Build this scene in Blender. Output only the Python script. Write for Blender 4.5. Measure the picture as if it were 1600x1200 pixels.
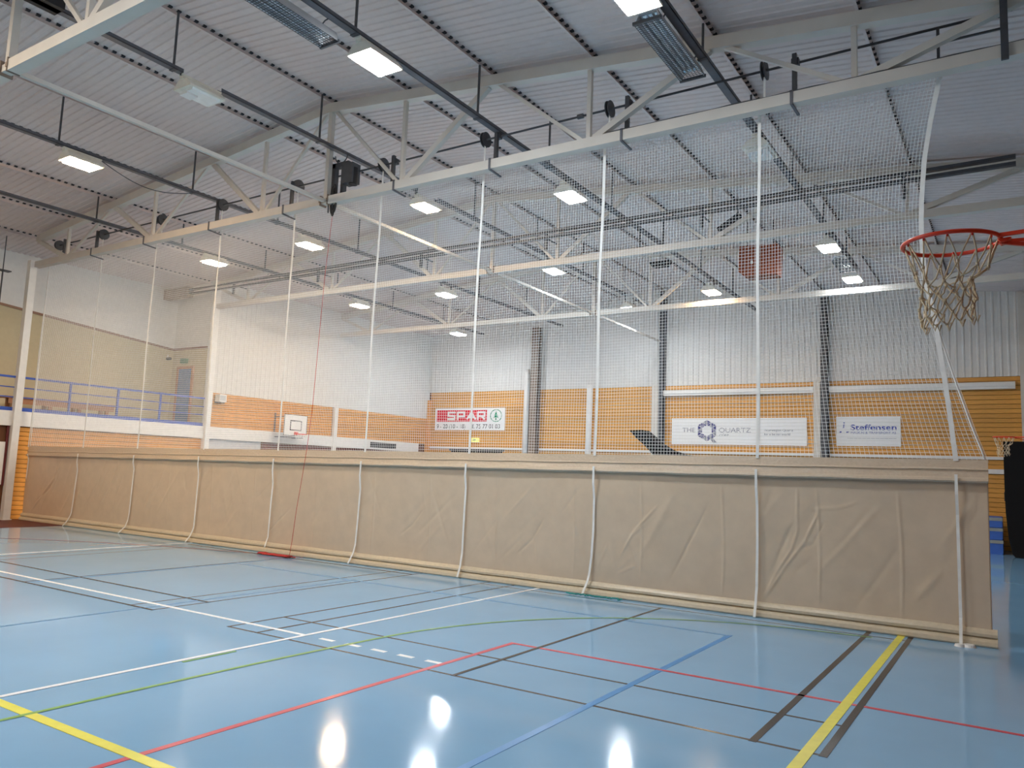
import bpy, bmesh, math, random
from mathutils import Vector, Matrix
random.seed(7)
for o in list(bpy.data.objects): bpy.data.objects.remove(o)
SC = bpy.context.scene
COL = SC.collection
# ------------------------------------------------------------------ camera, world, exposure
cam = bpy.data.objects.new('camera', bpy.data.cameras.new('camera'))
COL.objects.link(cam); SC.camera = cam
RM = [[0.8398794778970992, -0.02884793822920876, -0.5420057740164951],
      [0.5414205859790606, 0.11497523496013307, 0.8328531950013476],
      [0.03829114369389726, -0.9929493903547079, 0.1121842079297588]]
CH = 1.775
M = Matrix(((RM[0][0], -RM[0][1], -RM[0][2], 0), (RM[1][0], -RM[1][1], -RM[1][2], 0), (RM[2][0], -RM[2][1], -RM[2][2], CH), (0, 0, 0, 1)))
cam.matrix_world = M
cam.data.sensor_width = 36; cam.data.lens = 36*1218.62/1600; cam.data.clip_start = .05; cam.data.clip_end = 200
W = bpy.data.worlds.new('world'); SC.world = W; W.use_nodes = True
W.node_tree.nodes['Background'].inputs[0].default_value = (.6, .65, .75, 1)
W.node_tree.nodes['Background'].inputs[1].default_value = .02
SC.view_settings.view_transform = 'Standard'; SC.view_settings.look = 'None'
SC.view_settings.gamma = 1; SC.view_settings.use_curve_mapping = False
SC.view_settings.exposure = 0.0
LAMP_COOL, LAMP_NEUT, LAMP_WARM = (.90, .96, 1.0), (1.0, .86, .69), (1.0, .70, .41)
LAMP_POWER = 285

# ------------------------------------------------------------------ materials
def mat(name, col, rough=.5, metal=0, var=.06, scale=8, bump=0, spec=.5, coat=0, emit=None, estr=0, stretch=(1, 1, 1), rnd=0):
    m = bpy.data.materials.new(name); m.use_nodes = True
    nt = m.node_tree; b = nt.nodes['Principled BSDF']
    b.inputs['Roughness'].default_value = rough; b.inputs['Metallic'].default_value = metal
    b.inputs['Specular IOR Level'].default_value = spec; b.inputs['Coat Weight'].default_value = coat
    tc = nt.nodes.new('ShaderNodeTexCoord'); mp = nt.nodes.new('ShaderNodeMapping'); mp.inputs['Scale'].default_value = stretch
    n = nt.nodes.new('ShaderNodeTexNoise'); n.inputs['Scale'].default_value = scale; n.inputs['Detail'].default_value = 4
    nt.links.new(tc.outputs['Object'], mp.inputs[0]); nt.links.new(mp.outputs[0], n.inputs['Vector'])
    r = nt.nodes.new('ShaderNodeMapRange'); r.inputs[1].default_value = .3; r.inputs[2].default_value = .7
    r.inputs[3].default_value = 1-var; r.inputs[4].default_value = 1+var
    nt.links.new(n.outputs['Fac'], r.inputs[0])
    hs = nt.nodes.new('ShaderNodeHueSaturation'); hs.inputs['Color'].default_value = (*col, 1)
    if rnd:
        oi = nt.nodes.new('ShaderNodeObjectInfo'); r2 = nt.nodes.new('ShaderNodeMapRange')
        r2.inputs[3].default_value = 1-rnd; r2.inputs[4].default_value = 1+rnd
        nt.links.new(oi.outputs['Random'], r2.inputs[0])
        mu = nt.nodes.new('ShaderNodeMath'); mu.operation = 'MULTIPLY'
        nt.links.new(r.outputs[0], mu.inputs[0]); nt.links.new(r2.outputs[0], mu.inputs[1]); nt.links.new(mu.outputs[0], hs.inputs['Value'])
    else: nt.links.new(r.outputs[0], hs.inputs['Value'])
    nt.links.new(hs.outputs[0], b.inputs['Base Color'])
    if bump:
        bn = nt.nodes.new('ShaderNodeBump'); bn.inputs['Strength'].default_value = bump; bn.inputs['Distance'].default_value = .02
        nt.links.new(n.outputs['Fac'], bn.inputs['Height']); nt.links.new(bn.outputs[0], b.inputs['Normal'])
    if emit:
        b.inputs['Emission Color'].default_value = (*emit, 1); b.inputs['Emission Strength'].default_value = estr
    return m

MT = dict(
    floor=mat('blue_floor', (.225, .450, .690), .09, var=.03, scale=1.2, spec=.5),
    line_white=mat('line_white', (.86, .88, .90), .3, var=.03), line_black=mat('line_black', (.022, .022, .030), .22),
    line_red=mat('line_red', (.62, .05, .09), .3), line_blue=mat('line_blue', (.05, .27, .62), .3),
    line_yellow=mat('line_yellow', (.85, .78, .10), .3), line_green=mat('line_green', (.20, .42, .10), .3),
    line_redfar=mat('line_faded_red', (.42, .16, .18), .3), line_bluefaint=mat('line_faded_blue', (.12, .30, .52), .3),
    redfloor=mat('dark_red_floor', (.12, .015, .015), .5),
    deck=mat('ceiling_sheet', (.665, .565, .535), .6, var=.03), steel=mat('white_steel', (.62, .57, .51), .55, var=.04, scale=3),
    filler=mat('dark_filler', (.03, .03, .035), .8), dark=mat('dark_grey_steel', (.06, .062, .07), .5, var=.15),
    black=mat('black', (.012, .012, .014), .6), brown=mat('brown_steel', (.22, .16, .12), .5, var=.1), blackmat=mat('black_vinyl', (.006, .006, .007), .75, spec=.2),
    tray=mat('grey_tray', (.11, .11, .125), .5, var=.1),
    white=mat('white_paint', (.80, .78, .75), .5, var=.03), dimclad=mat('grey_cladding', (.30, .30, .30), .6), cladding=mat('white_cladding', (.68, .66, .63), .5, var=.03),
    beige=mat('beige_wall', (.50, .42, .27), .7, var=.03), trimbrown=mat('brown_trim', (.22, .10, .05), .5),
    wood=mat('pine_plank', (.70, .31, .055), .38, var=.16, scale=5, stretch=(1, 1, 14), rnd=.10),
    woodb=mat('pine_plank_back', (.68, .33, .065), .4, var=.16, scale=5, stretch=(1, 1, 14), rnd=.10),
    woodgap=mat('wood_gap', (.13, .045, .012), .7), bench=mat('bench_wood', (.36, .16, .07), .4, var=.2, stretch=(10, 1, 10)),
    blue=mat('blue_paint', (.035, .09, .42), .4), bluedoor=mat('blue_door', (.06, .15, .35), .4),
    tarp=mat('beige_tarpaulin', (.65, .515, .375), .36, var=.04, scale=5, bump=.16, spec=.45),
    shiny=mat('shiny_tarpaulin', (.65, .52, .385), .24, var=.04, scale=26, bump=.35, spec=.6),
    hem=mat('beige_hem', (.64, .54, .39), .28, var=.05, scale=22, bump=.3),
    net=mat('white_netting', (.86, .86, .84), .6), tape=mat('white_tape', (.88, .87, .84), .5), cordred=mat('red_cord', (.55, .04, .035), .6), teal=mat('teal_cord', (.02, .33, .30), .6),
    rim=mat('orange_rim', (.75, .055, .02), .3), hoopnet=mat('cream_net', (.68, .56, .38), .7, var=.15, scale=30),
    housing=mat('lamp_housing', (.80, .76, .66), .4), orangebox=mat('rust_orange', (.30, .065, .018), .6, var=.15),
    chrome=mat('reflector', (.75, .77, .80), .18, metal=.9), tube=mat('unlit_tube', (.85, .87, .9), .25),
    spar_red=mat('sign_red', (.72, .012, .03), .35), sign=mat('sign_white', (.86, .86, .86), .35, var=.01), ink=mat('sign_black', (.03, .03, .03), .5),
    sparg=mat('sign_green', (.0, .26, .13), .4), navy=mat('sign_navy', (.06, .06, .22), .5), greyink=mat('sign_grey', (.30, .31, .36), .5), blueink=mat('sign_blue', (.02, .05, .36), .4),
    exit=mat('exit_panel', (.75, .78, .25), .4, emit=(.75, .72, .18), estr=.6), green=mat('sign_dark_green', (.05, .16, .07), .5),
    bluemat=mat('blue_gym_mat', (.04, .13, .50), .5), greyband=mat('grey_band', (.30, .32, .30), .5), greypanel=mat('grey_panel', (.55, .56, .58), .5),
)
def lampmat(name, c): return mat(name, (.9, .9, .9), .4, emit=c, estr=LAMP_POWER)
MT['lit_cool'] = lampmat('lit_cool', LAMP_COOL); MT['lit_neut'] = lampmat('lit_neutral', LAMP_NEUT); MT['lit_warm'] = lampmat('lit_warm', LAMP_WARM)
MT['lit_dim'] = mat('lit_dim', (.9, .9, .9), .4, emit=LAMP_COOL, estr=LAMP_POWER*.5)
MT['unlit'] = mat('unlit_diffuser', (.85, .84, .80), .3)

# ------------------------------------------------------------------ mesh helpers
class MB:
    def __init__(s): s.v = []; s.f = []; s.sm = []
    def add(s, vs, fs, smooth=False):
        n = len(s.v); s.v += [tuple(v) for v in vs]; s.f += [tuple(i+n for i in f) for f in fs]; s.sm += [smooth]*len(fs); return s
    def box(s, a, b):
        x0, y0, z0 = a; x1, y1, z1 = b
        return s.add([(x0, y0, z0), (x1, y0, z0), (x1, y1, z0), (x0, y1, z0), (x0, y0, z1), (x1, y0, z1), (x1, y1, z1), (x0, y1, z1)],
                     [(3, 2, 1, 0), (4, 5, 6, 7), (0, 1, 5, 4), (1, 2, 6, 5), (2, 3, 7, 6), (3, 0, 4, 7)])
    def bar(s, p, q, w, h, up=(0, 0, 1)):   # box from p to q, w sideways, h along up
        p = Vector(p); q = Vector(q); d = (q-p).normalized(); u = Vector(up)
        if abs(d.dot(u)) > .95: u = Vector((0, 1, 0))
        r = d.cross(u).normalized(); u = r.cross(d)
        vs = [e + r*(w/2*a) + u*(h/2*b) for e in (p, q) for a, b in ((-1, -1), (1, -1), (1, 1), (-1, 1))]
        return s.add(vs, [(3, 2, 1, 0), (4, 5, 6, 7), (0, 1, 5, 4), (1, 2, 6, 5), (2, 3, 7, 6), (3, 0, 4, 7)])
    def tube(s, pts, r, n=6, closed=False, smooth=True):
        P = [Vector(p) for p in pts]; k = len(P); vs = []; ref = None
        for i in range(k):
            a = P[i-1] if (i or closed) else P[0]; b = P[(i+1) % k] if (i < k-1 or closed) else P[-1]
            d = (b-a); d = d.normalized() if d.length > 1e-9 else Vector((0, 0, 1))
            if ref is None: ref = Vector((0, 0, 1)) if abs(d.z) < .9 else Vector((1, 0, 0))
            x = d.cross(ref).normalized(); y = x.cross(d).normalized(); ref = y
            rr = r[i] if isinstance(r, (list, tuple)) else r
            for j in range(n): t = 2*math.pi*j/n; vs.append(P[i]+x*(rr*math.cos(t))+y*(rr*math.sin(t)))
        fs = []
        for i in range(k if closed else k-1):
            i2 = (i+1) % k
            for j in range(n): fs.append((i*n+j, i*n+(j+1) % n, i2*n+(j+1) % n, i2*n+j))
        if not closed: fs += [tuple(range(n))[::-1], tuple((k-1)*n+j for j in range(n))]
        return s.add(vs, fs, smooth)
    def cyl(s, c, r, h, axis='z', n=20, r2=None):
        r2 = r if r2 is None else r2; A = dict(x=Vector((1, 0, 0)), y=Vector((0, 1, 0)), z=Vector((0, 0, 1)))[axis]; c = Vector(c)
        return s.tube([c-A*h/2, c+A*h/2], [r, r2], n, smooth=False)
    def prism(s, prof, a, b, axis='x'):   # closed 2D profile extruded from a to b
        f = dict(x=lambda t, u, v: (t, u, v), y=lambda t, u, v: (u, t, v), z=lambda t, u, v: (u, v, t))[axis]
        n = len(prof); vs = [f(a, *p) for p in prof]+[f(b, *p) for p in prof]
        return s.add(vs, [tuple(range(n)), tuple(range(2*n-1, n-1, -1))]+[(i, i+n, (i+1) % n+n, (i+1) % n) for i in range(n)])
    def strip(s, pts, w, t, side=(1, 0, 0)):   # flat ribbon
        P = [Vector(p) for p in pts]; S = Vector(side).normalized(); vs = []
        for i, p in enumerate(P):
            d = (P[min(i+1, len(P)-1)]-P[max(i-1, 0)]).normalized(); n = S.cross(d).normalized()
            sd = d.cross(n).normalized()
            for a, b in ((-1, -1), (1, -1), (1, 1), (-1, 1)): vs.append(p+sd*(w/2*a)+n*(t/2*b))
        fs = [(3, 2, 1, 0), tuple(len(vs)-4+j for j in range(4))]
        for i in range(len(P)-1):
            for j in range(4): fs.append((i*4+j, i*4+(j+1) % 4, i*4+4+(j+1) % 4, i*4+4+j))
        return s.add(vs, fs)
    def mesh(s, name, m):
        me = bpy.data.meshes.new(name); me.from_pydata(s.v, [], s.f)
        if isinstance(m, str): m = MT[m]
        me.materials.append(m)
        me.polygons.foreach_set('use_smooth', s.sm)
        bm = bmesh.new(); bm.from_mesh(me); bmesh.ops.recalc_face_normals(bm, faces=bm.faces); bm.to_mesh(me); bm.free()
        return me
    def build(s, name, m, parent=None, label=None, kind=None, origin=None):
        """one mesh object; origin moves the object's origin there without moving the mesh"""
        if origin: s.v = [tuple(Vector(v)-Vector(origin)) for v in s.v]
        o = bpy.data.objects.new(name, s.mesh(name, m)); COL.objects.link(o)
        if parent:
            o.parent = parent
        if origin: o.location = Vector(origin)
        if parent: o.location = Vector(o.location) - WL(parent)
        if label: o['label'] = label
        if kind: o['kind'] = kind
        return o
def WL(o):
    v = Vector((0, 0, 0))
    while o: v += Vector(o.location); o = o.parent
    return v
def thing(name, label, cat, loc=(0, 0, 0), group=None):
    o = bpy.data.objects.new(name, None); COL.objects.link(o); o.location = loc; o.empty_display_size = .2
    o['label'] = label; o['category'] = cat
    if group: o['group'] = group
    return o
def tag(o, label, cat, group=None):
    o['label'] = label; o['category'] = cat
    if group: o['group'] = group
    return o
def struct(mb, name, m, label=None):
    o = mb.build(name, m); o['kind'] = 'structure'
    if label: o['label'] = label
    return o
def piece(name, me, loc, parent, rot=None):      # linked copy of a shared mesh
    o = bpy.data.objects.new(name, me); COL.objects.link(o); o.parent = parent; o.location = Vector(loc)-WL(parent)
    if rot: o.rotation_euler = rot
    return o
def dup(root, dloc, label):
    r = root.copy(); COL.objects.link(r); r.location = Vector(root.location)+Vector(dloc); r['label'] = label
    for ch in root.children:
        c = ch.copy(); COL.objects.link(c); c.parent = r
        for g in ch.children: d = g.copy(); COL.objects.link(d); d.parent = c
    return r
def lerp(a, b, t): return a+(b-a)*t
def text(s, loc, size, m, parent, sx=1, off=0, align='LEFT', name='lettering', ext=.004, shear=0):
    c = bpy.data.curves.new(name, 'FONT'); c.body = s; c.size = size; c.extrude = ext; c.offset = off; c.align_x = align; c.shear = shear
    o = bpy.data.objects.new(name, c); COL.objects.link(o)
    me = bpy.data.meshes.new_from_object(o.evaluated_get(bpy.context.evaluated_depsgraph_get()))
    bpy.data.objects.remove(o); bpy.data.curves.remove(c); me.materials.clear(); me.materials.append(MT[m])
    o = bpy.data.objects.new(name, me); COL.objects.link(o)
    o.rotation_euler = (math.pi/2, 0, 0); o.parent = parent; o.location = Vector(loc)-WL(parent); o.scale = (sx, 1, 1)
    return o

# ------------------------------------------------------------------ the hall's numbers (metres)
XL, XR, YF, YB = -22.72, .42, -12.8, 27.94
XREC = -24.7                     # back wall of the balcony recess
YT = [4.64, 10.46, 16.28, 22.10]  # trusses
YC = 10.73                       # net curtain
AX, AZ, SL = -11.35, 9.06, .105  # ridge
def roofz(x): return AZ-SL*abs(x-AX)

# ------------------------------------------------------------------ floor and its court lines
floor = struct(MB().box((XREC-.3, YF, -.1), (XR+.1, YB+.1, 0)), 'floor', 'floor', 'glossy light blue sports floor')
nline = [0]
def line(a, b, w, m, name='court_line'):
    nline[0] += 1; z = .0004+.00035*(nline[0] % 12)
    x0, y0 = a; x1, y1 = b; d = Vector((x1-x0, y1-y0)).normalized()*w/2; n = Vector((-d.y, d.x))
    mb = MB(); vs = [(x0-d.x+n.x, y0-d.y+n.y), (x0-d.x-n.x, y0-d.y-n.y), (x1+d.x-n.x, y1+d.y-n.y), (x1+d.x+n.x, y1+d.y+n.y)]
    mb.add([(*v, 0) for v in vs]+[(*v, z) for v in vs], [(3, 2, 1, 0), (4, 5, 6, 7), (0, 1, 5, 4), (1, 2, 6, 5), (2, 3, 7, 6), (3, 0, 4, 7)])
    return mb.build(name, m, floor)
def curve_line(pts, w, m):
    nline[0] += 1; z = .0004+.00035*(nline[0] % 12); L = []; n = len(pts)
    for i in range(n-1):       # Catmull-Rom
        p0, p1, p2, p3 = [Vector(pts[max(0, min(n-1, i+k))]) for k in (-1, 0, 1, 2)]
        for k in range(8):
            t = k/8; L.append(.5*((2*p1)+(p2-p0)*t+(2*p0-5*p1+4*p2-p3)*t*t+(3*p1-p0-3*p2+p3)*t**3))
    L.append(Vector(pts[-1])); vs = []; fs = []
    for i, p in enumerate(L):
        d = (L[min(i+1, len(L)-1)]-L[max(0, i-1)]).normalized(); nn = Vector((-d.y, d.x))*w/2
        vs += [(p.x+nn.x, p.y+nn.y, z), (p.x-nn.x, p.y-nn.y, z)]
        if i: fs.append((2*i-2, 2*i-1, 2*i+1, 2*i))
    MB().add(vs, fs).build('court_line', m, floor)
BK, WT = 'line_black', 'line_white'
yb, ys, ye = 5.665, 6.43, 10.39
for x0, x1, si in ((-7.22, -1.13, 1), (-14.72, -8.62, 0)):
    w2 = .055 if si else .032
    line((x0, yb), (x1, yb), .034, BK); line((x0, ys), (x1, ys), .034, BK); line((x0, ye), (x1, ye), .03, BK)
    line((x0, yb), (x0, 19.0), .032, BK); line((x0+.46, yb), (x0+.46, 19), .032, BK)
    line((x1-.46, yb), (x1-.46, 19), w2 if si else .03, BK); line((x1, yb), (x1, 19), w2 if si else .03, BK)
    line(((x0+x1)/2, yb), ((x0+x1)/2, ye), .04 if si else .03, BK)
line((-2.85, -4), (-2.85, 9.17), .06, 'line_blue'); line((-8.82, -4), (-8.82, 9.17), .035, 'line_bluefaint')
line((-11.6, 9.17), (-2.85, 9.17), .04, 'line_bluefaint'); line((-11.58, 5.7), (-11.63, 9.9), .035, 'line_bluefaint')
line((-22.5, 5.915), (-6.33, 5.915), .055, WT); line((-6.30, -9), (-6.30, 22), .055, WT); line((-15.0, 5.94), (-15.0, 22), .055, WT)
for a, b in ((-6.085, -5.89), (-5.72, -5.53), (-5.37, -5.19), (-5.03, -4.845), (-4.69, -4.50)):
    line((a+.03, 5.92), (b-.03, 5.92), .06, WT, 'dash_line')
line((-4.49, -6), (-4.49, 7.10), .055, 'line_red'); line((-4.49, 7.10), (XR-.1, 7.09), .05, 'line_red')
line((-1.235, 2.92), (-1.235, 24), .08, 'line_yellow'); line((-20.2, 2.92), (-1.235, 2.92), .08, 'line_yellow')
curve_line([(-5.74, -3), (-5.74, 1), (-5.74, 4.2), (-5.68, 5.87), (-5.56, 7.01), (-5.15, 8.12), (-4.47, 9.06), (-3.6, 9.74), (-2.6, 10.15), (-1.5, 10.3)], .045, 'line_green')
line((-6.235, 4.45), (-6.235, 4.98), .03, 'line_green')
curve_line([(-18.6, 7.6), (-17.53, 8.35), (-16.65, 8.88), (-15.04, 9.64), (-14.03, 9.98), (-12.74, 10.36), (-11.5, 10.6)], .06, 'line_redfar')
line((-14.4, 3), (-14.3, 5.6), .03, 'line_bluefaint')
MB().box((XL, YF, 0), (-20.23, YB, .004)).build('floor_strip', 'redfloor', floor, 'dark red floor strip along the left wall')

# ------------------------------------------------------------------ ceiling: corrugated deck, purlins, dark rib fillers
def deck(x0, x1):
    prof = [(0, 0), (.062, 0), (.080, .018), (.140, .018), (.158, 0)]; pit = .16; n = int((YB+.1-YF)/pit); mb = MB(); vs = []; fs = []
    ys = []
    for i in range(n): ys += [(YF+i*pit+a, b) for a, b in prof[:4]]
    ys.append((YB+.1, 0))
    for y, b in ys: vs += [(x0, y, roofz(x0)+b), (x1, y, roofz(x1)+b)]
    for i in range(len(ys)-1): fs.append((2*i, 2*i+1, 2*i+3, 2*i+2))
    return mb.add(vs, fs)
d1, d2 = deck(-25.1, AX), deck(AX, XR+.1)
ceiling = struct(d1.add(d2.v, d2.f), 'ceiling', 'deck', 'grey-white corrugated metal roof ceiling')
fil = MB(); PX = [-24.95, -22.95, -20.95, -19.0, -17.1, -15.15, -13.2, AX, -9.4, -7.45, -5.5, -3.55, -1.6, .3]
for px in PX:
    z = roofz(px)
    MB().box((px-.02, YF, z-.085), (px+.02, YB, z-.078)).box((px-.02, YF, z-.078), (px-.012, YB, z)).box((px-.02, YF, z-.008), (px+.03, YB, z-.002)).build('purlin', 'deck', ceiling, 'thin white purlin under the roof sheets')
    for i in range(int((YB-3)/.16)):
        y = YF+.108+.16*(i+int((3-YF)/.16)); fil.box((px-.022, y-.034, z-.012), (px+.038, y+.034, z+.016))
fil.build('rib_filler', 'filler', ceiling, 'dark gaps above the purlins', 'stuff')

# ------------------------------------------------------------------ walls
def ribbed(axis, a0, a1, base, z0, ztop, depth=.016, pit=.2, sgn=1):
    """vertical-ribbed cladding; axis 'x': wall in the XZ plane at y=base, 'y': in the YZ plane at x=base"""
    L = []; a = a0
    while a < a1:
        for da, d in ((0, 0), (.12, 0), (.14, depth), (.18, depth)):
            if a+da < a1: L.append((a+da, d))
        a += pit
    L.append((a1, 0)); vs = []; fs = []
    for a, d in L:
        q = (a, base+sgn*d) if axis == 'x' else (base+sgn*d, a)
        vs += [(*q, z0), (*q, ztop(a))]
    for i in range(len(L)-1): fs.append((2*i, 2*i+1, 2*i+3, 2*i+2))
    return MB().add(vs, fs)
PITB, PITL = .142, .124
wall_back = struct(MB().box((-25.1, YB+.045, 0), (XR+.1, YB+.25, 5.3)), 'wall_back', 'woodgap', 'far end wall, pine boards below white cladding')
ribbed('x', -25.1, XR+.1, YB+.02, 5.255, lambda x: roofz(x)+.03, sgn=-1).build('cladding', 'cladding', wall_back, 'white ribbed metal cladding above the boards')
cols_back = [-22.62, -16.9, -11.45, -5.55, XR]
def plank_mesh(L, pit, axis, m):
    g = .006; t = .028; prof = [(0, g), (.006-t, g), (-t, g+.006), (-t, pit-g-.006), (.006-t, pit-g), (0, pit-g)]
    if axis == 'x': return MB().prism(prof, 0, L, 'x').mesh('plank', m)
    return MB().prism([(-p, q) for p, q in prof], 0, L, 'y').mesh('plank', m)
for i in range(4):
    a, b = cols_back[i]+.01, cols_back[i+1]-.01; me = plank_mesh(b-a, PITB, 'x', 'woodb')
    for k in range(37): piece('plank', me, (a, YB+.045, k*PITB), wall_back)
# left wall below the balcony, and further back
wall_left = struct(MB().box((XL-.25, YF, 0), (XL-.03, 16.25, 2.72)).box((XL-.25, 16.25, 0), (XL-.03, YB+.1, 4.05)), 'wall_left', 'woodgap', 'left side wall, pine boards below and above a white beam')
def zl(y): return roofz(XL)+.03
ribbed('y', 16.25, YB+.1, XL-.01, 4.05, zl, sgn=1).build('cladding', 'cladding', wall_left, 'white ribbed metal cladding above the boards')
for a, b, k0, k1, z0 in ((-6, 4.54, 0, 20, 0), (4.75, 9.9, 0, 20, 0), (10.44, 16.16, 0, 20, 0)):
    me = plank_mesh(b-a, PITL, 'y', 'wood')
    for k in range(k0, k1):
        if b == 9.9 and 7 <= k <= 16: continue
        piece('plank', me, (XL-.03, a, z0+k*PITL), wall_left)
for a, b in ((16.40, 21.98), (22.2, YB-.02)):
    me = plank_mesh(b-a, .128, 'y', 'wood')
    for k in range(9): piece('plank', me, (XL-.03, a, 2.9+k*.128), wall_left)
MB().box((XL-.03, 16.4, 1.5), (XL-.005, 18.6, 2.5)).build('panel', 'greypanel', wall_left, 'pale grey panel under the white beam')
me = plank_mesh(9.2, PITL, 'y', 'redfloor')
for k in range(12, 20): piece('plank', me, (XL-.03, 18.7, k*PITL), wall_left)
# white edge beam of the balcony running on to the far corner
struct(MB().box((XL-.03, YF, 2.5), (XL+.07, 27.3, 2.9)), 'trim_1', 'white', 'white horizontal beam along the left wall at balcony height')
floor_b = struct(MB().box((XREC, YF, 2.72), (XL-.02, 16.25, 2.86)), 'floor_balcony', 'greypanel', 'balcony floor slab')
wall_bal = struct(MB().box((XREC-.2, YF, 2.7), (XREC, 16.5, 8.0)), 'wall_balcony', 'cladding', 'white upper back wall of the balcony')
def trimz(y): return 5.556+(16.2-y)*.09
MB().prism([(YF, 2.86), (16.2, 2.86), (16.2, trimz(16.2)), (YF, trimz(YF))], XREC, XREC+.02, 'x').build('lower_panel', 'beige', wall_bal, 'beige lower part of the balcony wall')
MB().bar((XREC+.03, YF, trimz(YF)), (XREC+.03, 16.2, trimz(16.2)), .03, .07).build('picture_rail', 'trimbrown', wall_bal, 'brown rail between beige and white')
wall_side = struct(MB().box((XREC, 16.2, 2.7), (XL-.1, 16.4, 8.0)), 'wall_balcony_end', 'cladding', 'end wall of the balcony with the blue door')
MB().box((XREC+.02, 16.18, 2.86), (XL-.1, 16.2, 5.56)).build('lower_panel', 'beige', wall_side, 'beige lower part of the end wall')
MB().box((XREC+.03, 16.16, 5.53), (XL-.1, 16.19, 5.60)).build('picture_rail', 'trimbrown', wall_side, 'brown rail between beige and white')
door = struct(MB().box((-24.22, 16.13, 2.88), (-23.50, 16.17, 4.86)), 'door_1', 'bluedoor', 'blue door at the end of the balcony')
for a, b in (((-24.34, 16.12, 2.87), (-24.22, 16.18, 4.95)), ((-23.50, 16.12, 2.87), (-23.42, 16.18, 4.95)), ((-24.22, 16.12, 4.86), (-23.50, 16.18, 4.95))):
    MB().box(a, b).build('door_frame', 'bench', door, 'brown wooden door frame')
MB().bar((-24.12, 16.10, 3.86), (-23.98, 16.10, 3.86), .02, .02).box((-24.13, 16.09, 3.84), (-24.11, 16.14, 3.88)).build('door_handle', 'dark', door)
# right and near walls (outside the picture)
wall_right = struct(MB().box((XR, YF, 0), (XR+.2, YB+.1, 8.2)), 'wall_right', 'dimclad', 'right side wall')
MB().box((XR-.03, YF, 0), (XR, YB, 4.05)).build('wood_lining', 'woodgap', wall_right)
wall_front = struct(MB().box((-25.1, YF-.2, 0), (XR+.1, YF, 9.2)), 'wall_front', 'cladding', 'near end wall')
MB().box((-25.1, YF, 0), (XR, YF+.03, 4.05)).build('wood_lining', 'woodb', wall_front)
# columns
def column(x0, x1, y0, y1, z1, m='steel', name='column', label=None):
    o = MB().box((x0, y0, 0), (x1, y1, .02)).bar(((x0+x1)/2, (y0+y1)/2, 0), ((x0+x1)/2, (y0+y1)/2, z1), x1-x0, .012)
    o = MB(); t = .016
    if x1-x0 > .22 or True:   # H section, flanges facing the hall
        o.box((x0, y0, 0), (x1, y0+t, z1)).box((x0, y1-t, 0), (x1, y1, z1)).box(((x0+x1)/2-t/2, y0+t, 0), ((x0+x1)/2+t/2, y1-t, z1))
        o.box((x0-.03, y0-.03, 0), (x1+.03, y1+.03, .02))
    ob = struct(o, name, m, label); return ob
def boxcol(x0, x1, y0, y1, z1, m, label, z0=0):
    return struct(MB().box((x0, y0, z0), (x1, y1, z1)).box((x0-.03, y0-.03, z0), (x1+.03, y1+.03, z0+.02)), 'column', m, label)
boxcol(XL-.02, XL+.16, 10.28, 10.46, 7.05, 'white', 'white steel column at the left end of the net curtain')
boxcol(XL-.02, XL+.16, 16.16, 16.36, 7.6, 'white', 'white steel column right of the blue balcony door')
boxcol(XL-.02, XL+.10, 22.02, 22.20, 4.04, 'white', 'white steel column right of the small backboard')
boxcol(XL-.02, XL+.16, 4.54, 4.74, 7.05, 'white', 'white steel column left of the picture')
boxcol(-22.80, -22.55, YB-.10, YB+.02, 4.9, 'wood', 'wooden corner post in the far left corner')
column(-17.07, -16.75, YB-.30, YB+.02, 7.9, 'brown', label='dark steel column right of the red and white banner')
boxcol(-11.67, -11.40, YB-.22, YB+.02, 5.28, 'steel', 'pale column casing left of the long white banner')
column(-11.38, -11.20, YB-.26, YB+.02, 8.9, 'dark', label='thin dark steel post beside the pale casing left of the long banner')
boxcol(-5.78, -5.56, YB-.26, YB+.02, 5.22, 'steel', 'pale column casing between the two white banners')
column(-5.54, -5.33, YB-.30, YB+.02, 8.35, 'dark', label='dark steel post between the two white banners')
boxcol(.13, .3, YB-.25, YB+.02, 7.8, 'steel', 'pale column in the far right corner')
# ledges on the back wall
for n, (x0, x1) in enumerate(((-11.25, -5.80), (-5.30, .0))):
    t = struct(MB().prism([(YB-.20, 4.94), (YB+.02, 4.94), (YB+.02, 5.10), (YB-.20, 5.06)], x0, x1, 'x').box((x0, YB-.16, 4.86), (x1, YB+.02, 4.94)), f'trim_{n+2}', 'white', 'white ledge across the boards of the far wall, '+('left' if n == 0 else 'right')+' of the column between the banners')
for n, (x0, x1) in enumerate(((-22.5, -17.5), (-16.7, -11.7), (-11.25, -5.80), (-5.30, .0))):
    struct(MB().box((x0, YB-.05, 2.71), (x1, YB+.01, 2.80)), f'trim_{n+4}', 'white', 'narrow white rail along the far wall')
struct(MB().box((-5.3, YB-.05, 2.28), (.0, YB+.01, 2.42)), 'trim_8', 'white', 'lower white rail in the far right corner')
d2 = struct(MB().box((-21.3, YB-.01, 0), (-18.55, YB+.015, 2.68)), 'door_2', 'black', 'dark double door below the red and white banner')
MB().box((-21.4, YB-.03, 2.62), (-18.45, YB+.0, 2.72)).build('door_frame', 'black', d2)
MB().box((-19.935, YB-.025, 0), (-19.915, YB-.005, 2.62)).build('door_gap', 'greyband', d2)
pipe = lambda x, z1, l: tag(MB().tube([(x, YB-.16, 0), (x, YB-.16, z1-.25), (x-.05, YB-.10, z1)], .12, 12).build('wall_duct', 'white', None), l, 'duct')
pipe(-17.30, 6.1, 'white vertical duct left of the dark column beside the red and white banner')
pipe(-14.35, 5.35, 'white vertical duct midway along the bare boards of the far wall')

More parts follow.
